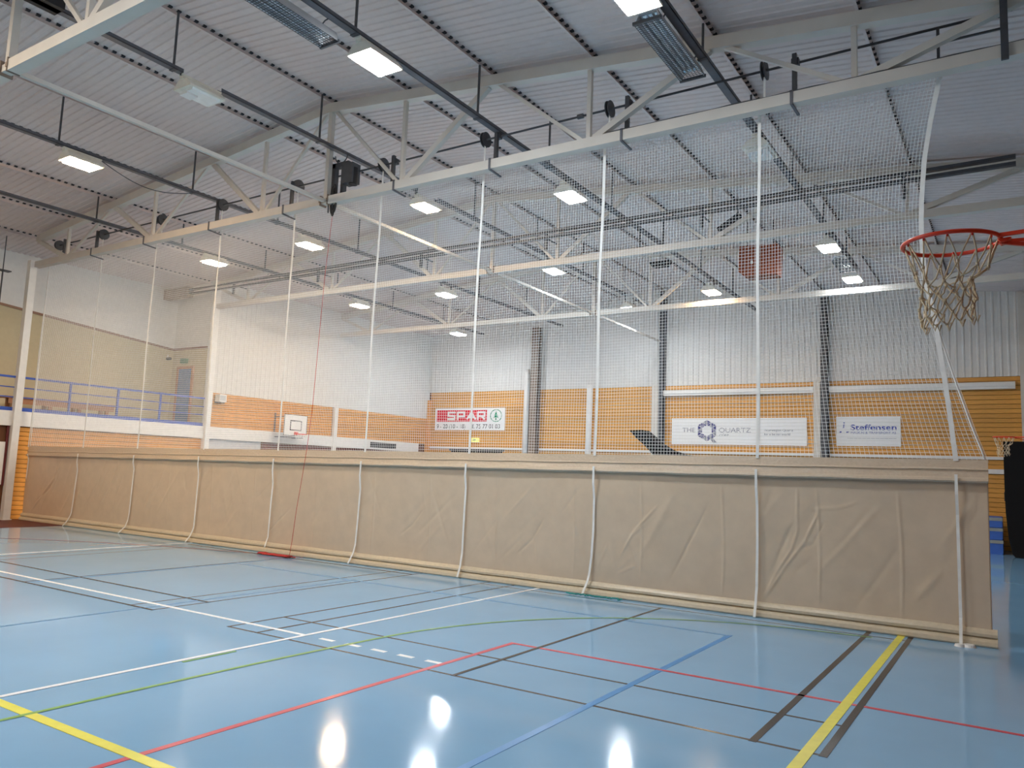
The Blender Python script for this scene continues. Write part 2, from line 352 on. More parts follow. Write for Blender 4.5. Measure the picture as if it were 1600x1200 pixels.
# ------------------------------------------------------------------ roof trusses
def truss(y, label):
    t = thing('roof_truss', label, 'truss', (AX, y, 6.87))
    h = .08; x0, x1 = XL+.1, XR
    MB().box((x0, y-h, 6.87), (AX-.12, y+h, 7.03)).box((AX+.12, y-h, 6.87), (x1, y+h, 7.03)).box((AX-.12, y-h*.8, 6.90), (AX+.12, y+h*.8, 7.0)).build('bottom_chord', 'steel', t)
    for s in (-1, 1):
        MB().box((AX+s*.10-.012, y-h-.006, 6.86), (AX+s*.10+.012, y+h+.006, 7.06)).box((AX+s*.10-.03, y-h-.012, 6.92), (AX+s*.10+.03, y-h-.006, 6.99)).build('splice_plate', 'brown', t)
    xe = x0 if True else 0
    MB().prism([(xe, roofz(xe)-.11-.17), (AX, AZ-.11-.17), (x1, roofz(x1)-.11-.17), (x1, roofz(x1)-.09), (AX, AZ-.09), (xe, roofz(xe)-.09)], y-h, y+h, 'y').build('top_chord', 'steel', t)
    bn = [-21.05, -17.2, -13.28, -9.4, -5.54, -1.65]; tn = [-22.7, -19.0, -15.15, AX, -7.42, -3.5, XR-.1]
    for x in bn: MB().bar((x, y, 7.03), (x, y, roofz(x)-.26), .07, .07).build('vertical', 'steel', t)
    MB().bar((AX, y, 7.0), (AX, y, AZ-.2), .09, .10).build('apex_post', 'steel', t)
    for i, x in enumerate(bn):
        for k in (0, 1):
            q = tn[i+k]; s = 1 if q > x else -1
            inner = (x < AX and q > x) or (x > AX and q < x)
            w = .06 if inner else .10
            MB().bar((x+s*.10, y, 7.02), (q-s*.10, y, roofz(q)-.25), w, w).build('diagonal', 'steel', t)
    return t
for y, l in zip(YT, ('nearest white roof truss crossing the top left corner', 'white roof truss directly above the net curtain', 'white roof truss just behind the dark double track', 'farthest white roof truss, before the end wall')):
    truss(y, l)
for i, (a, b, l) in enumerate(((4.72, 10.38, 'pale tie tube between the nearest truss and the truss above the net'), (10.54, 16.2, 'brightly lit tie tube just behind the hoist motor'), (16.36, 22.02, 'tie tube between the two trusses behind the net'), (22.18, YB, 'farthest tie tube, running to the end wall'))):
    tag(MB().bar((AX, a, 6.95), (AX, b, 6.95), .065, .065).build('tie_beam', 'steel', None, origin=(AX, a, 6.95)), l, 'beam', 'ridge tie tubes')

# ------------------------------------------------------------------ cable trays with droppers, lamps
TR = dict(C=(-18.97, 7.53), B=(-15.13, 7.62), A=(-11.2, 7.98), D=(-7.42, 7.62), E=(-3.55, 7.63))
lamps = [('D', 7.565, 7.406, 'cool', 'brightest white ceiling lamp, left of top centre in front of the net'),
         ('B', 7.60, 7.399, 'warm', 'warm lit ceiling lamp high on the left, nearest the balcony'),
         ('A', 7.404, 7.758, 'off', 'unlit pale ceiling lamp on the ridge tray at upper left'),
         ('A', 13.31, 7.70, 'warm', 'warm ceiling lamp just behind the net, right of the hoist motor'),
         ('D', 13.302, 7.322, 'cool', 'large cool white ceiling lamp seen through the middle of the net'),
         ('B', 13.468, 7.348, 'neut', 'white ceiling lamp behind the net, below left of the hoist motor'),
         ('C', 13.452, 7.337, 'neut', 'leftmost white ceiling lamp behind the net, nearest the balcony'),
         ('C', 19.306, 7.282, 'warm', 'warm ceiling lamp behind the net, in line above the small backboard'),
         ('B', 19.20, 7.285, 'cool', 'cool ceiling lamp in third bay, left of the tallest far column'),
         ('C', 25.0, 7.266, 'cool', 'lowest and farthest left ceiling lamp, above the red banner'),
         ('A', 19.20, 7.627, 'cool', 'cool ceiling lamp right under the third truss chord'),
         ('A', 24.54, 7.567, 'cool', 'small far ceiling lamp beneath the crossing diagonal braces'),
         ('D', 21.96, 7.242, 'warm', 'warm glowing ceiling lamp left below the orange box'),
         ('E', 18.72, 7.222, 'dim', 'cool ceiling lamp between the orange box and the near hoop'),
         ('E', 21.815, 7.193, 'dim', 'cool ceiling lamp below the small caged fixture near the hoop'),
         ('E', 7.697, 7.243, 'dim', 'ceiling lamp cut by the top edge, above the caged fixture'),
         ('E', 12.96, 7.35, 'off', 'unlit ceiling lamp behind the net on the right tray'),
         ('B', 1.75, 7.40, 'warm', 'ceiling lamp over the near floor, second tray from the left'), ('D', 1.75, 7.40, 'cool', 'ceiling lamp over the near floor, second tray from the right'), ('A', 1.75, 7.75, 'neut', 'ceiling lamp over the near floor, ridge tray'),
         ('C', 1.75, 7.33, 'warm', 'ceiling lamp over the near floor, leftmost tray'),
         ('B', -4.1, 7.4, 'warm', 'ceiling lamp behind the photographer, second tray from the left'), ('A', -4.1, 7.75, 'cool', 'ceiling lamp behind the photographer, ridge tray')]
def lamp_meshes():
    hb = MB().prism([(-.12, .14), (.12, .14), (.22, .03), (.22, 0), (-.22, 0), (-.22, .03)], -.33, .33, 'y').box((-.05, -.35, .14), (.05, .35, .19)).box((-.05, -.37, .19), (.05, .37, .215))
    return hb.mesh('housing', 'housing')
HB = lamp_meshes()
DF = {k: MB().prism([(-.19, 0), (.19, 0), (.17, -.035), (-.17, -.035)], -.26, .26, 'y').mesh('diffuser', m) for k, m in dict(dim='lit_dim', cool='lit_cool', neut='lit_neut', warm='lit_warm', off='unlit').items()}
SN = MB().box((-.10, -.10, -.03), (.10, .10, 0)).mesh('sensor', 'white')
for tr, y, z, k, l in lamps:
    x = TR[tr][0]; t = thing('ceiling_lamp', l, 'lamp', (x, y, z), 'high bay lamps on the cable trays')
    hs_ = piece('housing', HB, (x, y, z), t); piece('diffuser', DF[k], (x, y, z), t)
    if 1:
        for q in ((-.25, .25) if tr != 'A' else (-.355, .355)): MB().box((x-.02, y+q-.02, z+.19), (x+.02, y+q+.02, max(TR[tr][1], z+.22))).build('hook', 'dark', hs_)
    if k == 'off': piece('sensor', SN, (x-.06, y-.16, z-.035), hs_)
for k, (x, z) in TR.items():
    l = dict(C='leftmost dark cable tray, above the balcony edge', B='dark cable tray holding the warm lamp at upper left', A='dark cable tray along the ridge with the unlit lamp', D='dark cable tray through the brightest lamp', E='dark cable tray beside the upper right caged fixture')[k]
    t = thing('cable_tray', l, 'cable tray', (x, YF, z), 'cable trays along the hall')
    ys = sorted(y for q, y, *_ in lamps if q == k and (k == 'A' or y > 0)) if k == 'A' else []
    segs = []; a = YF
    for y in ys: segs.append((a, y-.36)); a = y+.36
    segs.append((a, YB-1.2 if k != 'E' else 22.6))
    for a, b in segs:
        MB().box((x-.06, a, z), (x+.06, b, z+.008)).box((x-.06, a, z), (x-.052, b, z+.06)).box((x+.052, a, z), (x+.06, b, z+.06)).build('tray_section', 'tray', t)
    for y in (-8, -4, 1.3, 4.1, 7.15 if k != 'A' else 6.9, 10.03, 12.4, 15.2, 18.2, 21, 24):
        if y < segs[-1][1]: MB().bar((x, y, z), (x, y, roofz(x)-.087), .028, .028).box((x-.07, y-.03, z-.012), (x+.07, y+.03, z)).build('dropper_rod', 'dark', t)
    if k == 'A': MB().box((x-.14, 4.3, z+.0), (x+.14, 5.12, z+.13)).build('splice_box', 'black', t, 'black box section at the near end of the tray')
    if k == 'B': tag(MB().tube([(x, 8.0+.1*i, z-.02-.22*math.sin(math.pi*i/20)) for i in range(21)], .009, 5).build('loose_cable', 'dark', None, origin=(x, 8.0, z-.02)), 'thin black cable sagging below the tray beside the warm left lamp', 'cable')
# caged fluorescent fixtures hanging by the trays
def caged(x, y0, y1, z, label, w=.34, tx=0, tz=7.62):
    t = thing('caged_light_fixture', label, 'light fixture', (x, (y0+y1)/2, z), 'unlit caged fixtures')
    MB().prism([(x-w/2, z), (x-w*.36, z+.13), (x+w*.36, z+.13), (x+w/2, z), (x+w*.44, z), (x+w*.32, z+.11), (x-w*.32, z+.11), (x-w*.44, z)], y0, y1, 'y').build('housing', 'greypanel', t); hs_ = t.children[0]
    MB().box((x-w*.32, y0+.03, z+.095), (x+w*.32, y1-.03, z+.108)).build('reflector', 'chrome', t)
    for i in range(4):
        xx = x-w*.33+w*.22*i; MB().cyl((xx, (y0+y1)/2, z+.06), .016, y1-y0-.12, 'y', 8).build('tube', 'tube', t)
    g = MB(); n = int((y1-y0)/.045)
    for i in range(n+1): yy = y0+(y1-y0)*i/n; g.bar((x-w/2, yy, z-.004), (x+w/2, yy, z-.004), .005, .005)
    for i in range(9): xx = x-w/2+w*i/8; g.bar((xx, y0, z-.008), (xx, y1, z-.008), .005, .005)
    g.build('guard', 'dark', t, 'wire guard', 'stuff')
    MB().box((x-w/2-.01, y1-.01, z-.02), (x+w/2+.01, y1+.02, z+.02)).box((x-w/2-.01, y0-.02, z-.02), (x+w/2+.01, y0+.01, z+.02)).build('end_cap', 'dark', t)
    for yy in (y0+.25, y1-.25): MB().tube([(x+w*.3, yy, z+.12), (lerp(x+w*.3, tx, .5), yy, z+.16), (tx, yy, tz)], .01, 5).build('hook', 'dark', hs_)
caged(-7.69, 5.50, 6.95, 7.45, 'unlit caged fixture at the top edge, left of the brightest lamp', tx=-7.475)
caged(-3.74, 8.52, 10.16, 7.45, 'bluish unlit caged fixture at upper right above the net beam', .36, -3.605, 7.63)
caged(-3.55, 20.0, 21.1, 7.25, 'small caged fixture far behind the net near the hoop', .36, -3.55, 7.63)

# ------------------------------------------------------------------ dark double track in front of the third truss
t = thing('curtain_track', 'dark double track crossing the hall behind the net', 'track', (AX, 15.62, 7.5))
for z0, z1, nm in ((7.44, 7.58, 'upper_bar'), (7.31, 7.45, 'lower_bar')): MB().bar((XREC+.15, 15.63, z0), (.12, 15.63, z1), .10, .06).build(nm, 'dark', t)
for x in (-21.05, -17.2, -13.28, -9.4, -5.54, -1.65): MB().box((x-.03, 15.685, 7.12), (x+.03, 15.74, 7.46+.005*(x+21))).bar((x, 15.74, 7.4), (x, 16.2, 7.4), .03, .03).build('bracket', 'dark', t)
MB().box((XREC+.2, 15.5, 7.2), (-23.2, 15.76, 7.55)).build('end_box', 'brown', t)  # plain brown box where the track's left end looks thick and dark

# ------------------------------------------------------------------ divider curtain: net, tarpaulin, tapes
XA, XE = -22.5, -.30
def ttop(x): return lerp(1.97, 2.13, (x-XA)/(XE-XA))
def seam(x): return lerp(1.83, 2.02, (x-XA)/(XE-XA))
def flap(x): return lerp(1.71, 1.86, (x-XA)/(XE-XA))
cur = thing('divider_curtain', 'tall white sports net with beige tarpaulin skirt dividing the hall', 'curtain', (AX, YC, 0))
EDGE = [(2.10, -.31), (2.49, -.44), (3.11, -.62), (3.83, -.81), (4.41, -.91), (5.23, -.93), (5.89, -.88), (6.42, -.80), (7.0, -.67)]
def edge(z):
    if z <= EDGE[0][0]: return EDGE[0][1]
    for (z0, x0), (z1, x1) in zip(EDGE, EDGE[1:]):
        if z <= z1: return lerp(x0, x1, (z-z0)/(z1-z0))
    return EDGE[-1][1]
def netx(u, z):       # u is the strand's straight position
    if u < -2.95: return u + .02*math.sin(u*1.3+z)*math.sin((z-2)/5*math.pi)
    k = (u+2.95)/2.3; return lerp(-2.95, edge(z), k)
net = MB(); CELL = .046; NT = .0031
nu = int((-.65-XA)/CELL); ZT = 7.0
def nety(x, z): return YC+.05*math.sin(x*.9)*math.sin((z-2)/5*math.pi)*.6
for i in range(nu+1):
    u = XA+.02+i*CELL; z0 = ttop(u)-.03; pts = [(netx(u, z), nety(u, z), z) for z in [lerp(z0, ZT, k/14) for k in range(15)]]
    net.tube(pts, NT, 3, smooth=False)
nz = int((ZT-2.0)/CELL)
for j in range(nz+1):
    z = 2.02+j*CELL; pts = []
    for k in range(61):
        u = lerp(XA+.02, -.65, k/60); zz = z+.012*math.sin(u*2.6)*math.sin((z-2)/5*math.pi)
        if zz < ttop(u)-.03: continue
        pts.append((netx(u, zz), nety(u, zz), zz))
    if len(pts) > 2: net.tube(pts, NT, 3, smooth=False)
net.build('net', 'net', cur, 'white square-mesh netting', 'stuff')
MB().tube([(XA, YC, ZT), (-.62, YC, ZT)], .025, 8).build('top_pipe', 'steel', cur)
MB().tube([(edge(z)+.0, YC-.005, z) for z in [lerp(2.08, 3.9, k/12) for k in range(13)]], .013, 6).build('edge_rope', 'tape', cur, 'white rope along the lower right edge of the net')
MB().tube([(XA+.02, YC, lerp(1.95, 7, k/6)) for k in range(7)], .010, 6).build('edge_rope', 'tape', cur)
TX = [-22.42, -19.78, -17.39, -14.95, -12.52, -10.12, -7.73, -5.38, -2.95]
TB = [-22.5, -19.77, -17.41, -14.92, -12.52, -10.15, -7.77, -5.41, -2.96]
for a, b in zip(TX, TB):
    MB().strip([(lerp(b, a, k/8)+.012*math.sin(k*1.1), YC-.035, lerp(ttop(b)-.02, 6.96, k/8)) for k in range(9)], .042, .006).build('tape', 'tape', cur)
MB().strip([(x, YC-.035, z) for x, z in ((-.62, 2.11), (-.67, 2.65), (-.72, 3.11), (-.81, 3.83), (-.915, 4.41), (-.935, 5.0), (-.925, 5.35), (-.885, 5.89), (-.80, 6.42), (-.69, 6.96))], .055, .006).build('tape', 'tape', cur)
LOW = [[(-.62, 1.95), (-.615, 1.0), (-.61, .06), (-.61, .0)], [(-2.96, 1.94), (-2.95, .95), (-2.96, .2), (-2.96, .01)], [(-5.39, 1.91), (-5.39, .94), (-5.41, .56), (-5.45, .2), (-5.50, .01)],
       [(-7.78, 1.89), (-7.80, 1.08), (-7.81, .19), (-7.82, .02)], [(-10.17, 1.87), (-10.21, .82), (-10.24, .2), (-10.30, .01)], [(-12.56, 1.86), (-12.60, .92), (-12.61, .5), (-12.62, .10)],
       [(-14.98, 1.86), (-15.0, 1.07), (-15.01, .38), (-15.04, .15), (-15.13, .01)], [(-17.42, 1.83), (-17.45, 1.18), (-17.47, .5), (-17.52, .16), (-17.68, .01)], [(-19.85, 1.82), (-19.92, 1.0), (-19.97, .4), (-20.02, .16), (-20.14, .01)], [(-22.36, 1.76), (-22.4, 1.1)]]
for L in LOW:
    pts = []
    for (x0, z0), (x1, z1) in zip(L, L[1:]):
        for k in range(4): pts.append((lerp(x0, x1, k/4), z0+(z1-z0)*k/4))
    pts.append(L[-1])
    MB().strip([(x, YC-(.10 if z > 1.6 else .055 if z > .3 else .055+.10*(.3-z)/.3), max(z, .006)) for x, z in pts], .033, .006).build('tape', 'tape', cur)
for x, y, r in ((-.62, 10.50, .055), (-.53, 10.54, .075)): MB().cyl((x, y, .014), r, .028, 'z', 16, r*.8).build('tape_weight', 'tape', cur, 'white flat disc at the foot of the last tape')
# tarpaulin
creases = []
rc = random.Random(11)
for i in range(95):
    x = rc.uniform(XA+.3, XE-.3); z = rc.uniform(.5, 1.5); L = rc.uniform(.2, .75)
    if x < -16: ang = rc.uniform(.9, 1.25)
    elif x < -4.5: ang = rc.choice((rc.uniform(1.75, 2.05), rc.uniform(1.7, 2.0), rc.uniform(.7, 1.1)))
    else: ang = rc.uniform(.6, 1.2)
    creases.append((x, z, math.cos(ang), math.sin(ang), L, rc.uniform(.018, .06), rc.choice((-1, 1))*rc.uniform(.003, .009)))
def fold(pts, h, w=.013):
    for (xa, za), (xb, zb) in zip(pts, pts[1:]):
        L = math.hypot(xb-xa, zb-za); creases.append(((xa+xb)/2, (za+zb)/2, (xb-xa)/L, (zb-za)/L, L*.62, w, h))
fold([(-2.93, .15), (-2.70, .62), (-2.52, .92), (-2.45, 1.15), (-2.45, 1.75)], .012)
fold([(-2.88, .22), (-2.62, .66), (-2.36, 1.02), (-2.18, 1.42)], .012)
fold([(-2.40, .93), (-2.25, 1.0), (-2.12, 1.28)], -.008); fold([(-2.30, 1.44), (-1.95, 1.48), (-1.72, 1.56)], .009)
fold([(-4.95, .62), (-4.75, .98), (-4.40, 1.36)], .011); fold([(-4.78, .92), (-4.55, 1.12)], .009); fold([(-5.0, .35), (-4.70, .50)], .010)
fold([(-5.30, .45), (-5.15, .80)], .007); fold([(-6.75, .50), (-6.50, .72), (-6.30, 1.05)], -.012); fold([(-9.2, .62), (-8.95, .80), (-8.75, 1.05)], -.011)
fold([(-12.75, .32), (-12.5, .55), (-12.1, .88)], -.012); fold([(-22.1, .22), (-21.5, .75), (-21.0, 1.2), (-20.7, 1.7)], .022, .03); fold([(-21.9, .5), (-21.2, .9), (-20.9, 1.4)], -.016, .03)
fold([(-20.6, .3), (-20.2, .9), (-19.95, 1.6)], .013, .03); fold([(-18.9, .5), (-18.4, 1.1), (-18.2, 1.6)], .012, .03); fold([(-17.0, .5), (-16.6, 1.2)], .010, .03)
pleat = [-1.25, -2.2, -3.45, -4.65, -5.75, -7.2, -8.6, -9.9, -11.4, -13.2, -14.6, -16.1, -18.2, -21]
def bump(x, z, cr):
    d = .010*math.sin(x*1.05+.4)+.007*math.sin(x*2.3+z*1.2)+.004*math.sin(x*4.9-z*2.1)
    for cx, cz, ca, sa, L, w, h in cr:
        dx, dz = x-cx, z-cz; s = dx*ca+dz*sa; t = -dx*sa+dz*ca
        if abs(s) < L and abs(t) < 3*w: d += h*math.exp(-(t/w)**2)*(1-(s/L)**2)
    for px in pleat:
        t = x-px-.03*math.sin(z*2)
        if abs(t) < .1: d += .008*math.exp(-(t/.014)**2)
    e = min(1, (z-.16)/.3, (1.78-z)/.25); return d*max(e, 0)
NX, NZ = 1400, 84; vs = []; fs = []
for i in range(NX+1):
    x = lerp(XA, XE, i/NX)
    cr = [c for c in creases if abs(x-c[0]) < abs(c[2])*c[4]+3*c[5]]
    for j in range(NZ+1):
        z = lerp(.09, flap(x)+.02, j/NZ); vs.append((x, YC-bump(x, z, cr), z))
for i in range(NX):
    for j in range(NZ): a = i*(NZ+1)+j; fs.append((a, a+NZ+1, a+NZ+2, a+1))
tp = MB().add(vs, fs, True).build('tarpaulin', 'tarp', cur, 'beige vinyl tarpaulin with soft creases')
md = tp.modifiers.new('thickness', 'SOLIDIFY'); md.thickness = .004
# folded top band: profile runs from the top of the skirt, down over a ridge to the overhanging pipe hem
def sweep(profile, x0, x1, n, m, name, label, smooth=False, wob=.0):
    vs = []; fs = []; k = None
    for i in range(n+1):
        x = lerp(x0, x1, i/n); P = profile(x); k = len(P)
        for dy, z in P: vs.append((x, YC+dy-wob*math.sin(x*3.1+z*9)*math.sin(x*1.7), z+wob*.4*math.sin(x*5.3)*(z > .02)))
    for i in range(n):
        for j in range(k): a = i*k+j; b = i*k+(j+1) % k; fs.append((a, b, b+k, a+k))
    fs += [tuple(range(k)), tuple(n*k+j for j in range(k))[::-1]]
    return MB().add(vs, fs, smooth).build(name, m, cur, label)
def band(x):
    t, s, f = ttop(x), seam(x), flap(x)
    return [(.012, t), (-.022, t), (-.034, s+.014), (-.052, s), (-.052, s-.008), (-.034, s-.016), (-.05, lerp(s, f, .6)), (-.072, f+.045), (-.080, f+.02), (-.066, f), (-.02, f+.004), (.012, f+.03)]
sweep(band, XA, XE+.005, 300, 'shiny', 'top_band', 'folded beige band along the top of the tarpaulin', wob=.006)
sweep(lambda x: [(0, .02), (0, .20), (-.03, .175), (-.052, .145), (-.05, .115), (-.02, .098), (-.045, .088), (-.075, .06), (-.085, .02), (-.075, .003), (0, .003)], XA-.02, XE+.05, 300, 'hem', 'bottom_hem', 'beige weighted pipe hem resting on the floor', wob=.004)

# ------------------------------------------------------------------ hoist: shaft, belt drums, hangers, motor
h = thing('curtain_hoist', 'dark shaft with belt drums along the truss above the net', 'hoist', (AX, 10.70, 7.58))
def shz(x): return 7.49+.12*(x+22.2)/22.3
MB().tube([(-22.2, 10.70, shz(-22.2)), (.1, 10.70, shz(.1))], .018, 10).build('shaft', 'dark', h)
for x in (-22.0, -19.82, -17.25, -14.98, -12.5, -10.13, -7.74, -5.33, -2.90):
    d = MB().cyl((x, 10.70, shz(x)), .135, .012, 'x', 24).cyl((x+.05, 10.70, shz(x)), .135, .012, 'x', 24).cyl((x+.025, 10.70, shz(x)), .07, .05, 'x', 16).build('belt_drum', 'dark', h)
    MB().strip([(x+.025, 10.695, 7.50), (x+.025, 10.695, 7.0)], .03, .004).build('belt', 'tape', d)
MB().cyl((-5.83, 10.70, shz(-5.83)), .04, .10, 'x', 12).build('coupling', 'dark', h)
for x in (-21.57, -19.96, -17.44, -15.03, -12.58, -9.79, -7.43, -4.965, -2.445, .0):
    MB().box((x-.03, 10.60, 6.97), (x+.03, 10.66, 7.61 if -7.6 < x < -7.3 else shz(x)+.10)).box((x-.05, 10.64, shz(x)-.05), (x+.05, 10.73, shz(x)+.05)).build('hanger', 'dark', h)
for x in (-19.73, -17.43, -14.95, -12.53, -9.53, -7.38, -4.94, -2.43):
    MB().box((x-.02, 10.370, 6.86), (x+.02, 10.380, 7.05)).box((x-.02, 10.37, 7.03), (x+.02, 10.62, 7.04)).bar((x, 10.37, 6.858), (x+.02, 10.70, 6.83), .035, .02).build('strap', 'tray', h, 'strap bent round the white beam')
MB().box((-.03, 10.33, 6.82), (.05, 10.365, 7.72)).build('end_hanger', 'dark', h)
MB().tube([(-5.2+5.5*k/20, 10.40, 7.04+.006*math.sin(k*1.9)) for k in range(21)], .012, 5).build('cable', 'dark', h, 'dark cable lying on the white beam')
MB().bar((-.70, 10.70, 7.05), (-.70, 10.70, 7.6), .035, .035).bar((-.7, 10.70, 7.40), (0, 10.70, 7.40), .025, .025).build('end_bracket', 'dark', h)
mo = thing('hoist_motor', 'dark hoist motor with looped cable on the net truss', 'motor', (-11.05, 10.62, 7.5))
MB().box((-11.37, 10.56, 7.02), (-11.27, 10.66, 7.76)).box((-11.37, 10.56, 7.66), (-10.92, 10.66, 7.76)).box((-11.10, 10.56, 7.0), (-11.03, 10.66, 7.7)).build('frame', 'dark', mo)
MB().cyl((-10.88, 10.60, 7.53), .10, .22, 'z', 16).box((-11.02, 10.50, 7.28), (-10.74, 10.72, 7.68)).build('gearbox', 'dark', mo)
MB().cyl((-10.80, 10.60, 7.42), .085, .34, 'z', 16).build('motor_body', 'black', mo)
cl = MB()
for k in range(7):
    cx_, w_, h_ = -11.17+.022*(k-3), .05+.012*(k % 3), .22+.025*(k % 4)
    cl.tube([(cx_+w_*math.sin(a), 10.50-.012*k, 6.98-.10*(k % 2)*.5+h_*math.cos(a)) for a in [q*math.pi/9 for q in range(18)]], .013, 5, True)
cl.tube([(-11.25, 10.5, 7.15), (-11.32, 10.48, 6.9), (-11.30, 10.47, 6.72)], .013, 5).build('cable_loop', 'black', mo, 'coiled black cable hanging below the motor')
MB().tube([(-11.16+.17*math.cos(a), 10.6, 7.93+.17*math.sin(a)) for a in [math.pi+k*math.pi/9 for k in range(10)]], .012, 5).build('cable', 'dark', mo)
rc_ = thing('pull_cord', 'thin red cord hanging from the hoist to a red heap on the floor', 'cord', (-11.74, 10.5, 0))
MB().tube([(-11.22, 10.52, 6.75), (-11.30, 10.50, 5.5), (-11.37, 10.52, 4.3), (-11.46, 10.55, 2.8), (-11.57, 10.58, 2.05), (-11.66, 10.59, 1.5), (-11.73, 10.57, .9), (-11.75, 10.53, .3), (-11.74, 10.48, .015)], .005, 5).build('cord', 'cordred', rc_)
rp = random.Random(3)
MB().tube([(-11.48-1.0*abs(math.sin(k*.31))-.03*rp.random(), 10.40+.12*math.sin(k*1.7)*rp.random(), .014+.02*rp.random()) for k in range(60)], .012, 5).build('heap', 'cordred', rc_, 'loose red cord lying along the foot of the curtain')
te = MB().tube([(-5.75+.9*k/50+.04*rp.random(), 10.50+.05*math.sin(k*1.3)*rp.random()+.04*k/50, .012+.012*rp.random()) for k in range(51)], .010, 5).build('floor_cord', 'teal', None, origin=(-5.3, 10.5, 0))
tag(te, 'short teal green cord lying at the foot of the curtain', 'cord')

# ------------------------------------------------------------------ basketball hoops
def hoop(c, label, group='small orange hoops'):
    cx, cy, cz = c; t = thing('basketball_hoop', label, 'hoop', c, group); R = .225
    rim = MB().tube([(cx+R*math.cos(a), cy+R*math.sin(a), cz) for a in [k*math.pi/24 for k in range(48)]], .011, 10, True).build('rim', 'rim', t); rim = t.children[0]
    MB().bar((cx+.215, cy-.06, cz), (cx+.56, cy-.12, cz+.0), .018, .018).bar((cx+.215, cy+.06, cz), (cx+.56, cy+.12, cz), .018, .018).bar((cx+.22, cy, cz-.02), (cx+.56, cy, cz-.10), .018, .018).prism([(cx+.21, cz-.012), (cx+.27, cz-.008), (cx+.26, cz-.022), (cx+.225, cz-.03)], cy-.04, cy+.04, 'y').build('bracket', 'rim', t)
    MB().box((cx+.55, cy-.16, cz-.16), (cx+.65, cy+.16, cz+.10)).build('wall_plate', 'dark', t)
    r = random.Random(5); NK = 12
    lv = [(0, .215), (-.145, .165), (-.21, .125), (-.265, .118), (-.32, .120), (-.375, .118), (-.425, .12)]
    J = {}
    for l, (dz, rr) in enumerate(lv):
        for k in range(NK):
            a = (k+.5*(l % 2))*2*math.pi/NK+(.10*r.uniform(-1, 1) if l > 1 else 0); q = rr*(1+(.10*r.uniform(-1, 1) if l else 0))
            J[l, k] = Vector((cx+q*math.cos(a)-(.02 if l > 1 else 0), cy+q*math.sin(a), cz+dz+(.012*r.uniform(-1, 1) if l else 0)-(0.0 if l < 2 else .03*math.cos(a+2.6))))
    nb = MB()
    for l in range(len(lv)-1):
        for k in range(NK):
            for q in ((k, (k-1) % NK) if l % 2 == 0 else (k, (k+1) % NK)):
                a, b = J[l, k], J[l+1, q]; mid = (a+b)/2+Vector((r.uniform(-1, 1), r.uniform(-1, 1), -1.2))*.008
                nb.tube([a, mid, b], .0042, 5)
    for k in range(NK): nb.tube([J[6, k], J[6, k]+Vector((.01, 0, -.03)), J[6, k]+Vector((.02, 0, .005))], .0042, 5)
    for k in range(NK):      # knots
        for l in (1, 2, 3, 4, 5): p = J[l, k]; nb.tube([p-Vector((0, 0, .008)), p+Vector((0, 0, .008))], .008, 5)
    nb.build('net', 'hoopnet', t, 'cream knotted cord net')
    for k in range(NK): p = J[0, k]; MB().tube([p+Vector((0, 0, .012)), p+Vector((0, 0, -.02))], .005, 5).build('net_hook', 'rim', rim)
    return t
hp = hoop((-.265, 4.56, 3.05), 'orange basketball hoop with cream net, near and large at the right edge')
dup(hp, (0, 17.37, 0), 'tiny far orange basketball hoop beside the tall black mat')
# board on the left wall
X0 = -22.05
b = thing('basketball_backboard', 'small white backboard with black square on the left wall', 'backboard', (X0, 19.55, 2.75))
bd = MB().box((X0-.03, 19.02, 2.78), (X0, 20.10, 3.55)).build('board', 'white', b)
def ring(x, y0, y1, z0, z1, w): return MB().box((x, y0, z0), (x+.004, y1, z0+w)).box((x, y0, z1-w), (x+.004, y1, z1)).box((x, y0, z0), (x+.004, y0+w, z1)).box((x, y1-w, z0), (x+.004, y1, z1))
ring(X0, 19.30, 19.84, 2.97, 3.34, .035).build('target_square', 'ink', bd); ring(X0, 19.02, 20.10, 2.78, 3.55, .018).build('border', 'ink', bd)
MB().tube([(X0+.30+.225*math.cos(a), 19.56+.225*math.sin(a), 2.84) for a in [k*math.pi/14 for k in range(28)]], .011, 6, True).box((X0+.002, 19.50, 2.80), (X0+.09, 19.62, 2.92)).build('rim', 'rim', b)
nb = MB()
for k in range(10):
    a = k*math.pi/5
    for s in (-1, 1): nb.tube([(X0+.30+.215*math.cos(a), 19.56+.215*math.sin(a), 2.83), (X0+.30+.13*math.cos(a+s*.31), 19.56+.13*math.sin(a+s*.31), 2.62), (X0+.30+.12*math.cos(a), 19.56+.12*math.sin(a), 2.45)], .005, 4)
nb.build('net', 'net', b)
fr = MB()
for y in (19.15, 19.95):
    for z in (2.72, 3.45): fr.bar((XL, y, z), (X0-.03, y, z), .035, .035)
    fr.bar((XL+.02, y, 2.6), (XL+.02, y, 3.6), .04, .04)
fr.bar((X0-.05, 19.15, 2.72), (X0-.05, 19.95, 2.72), .035, .035).bar((XL, 19.15, 2.72), (X0-.05, 19.95, 2.72), .03, .03).build('support_frame', 'tray', b)

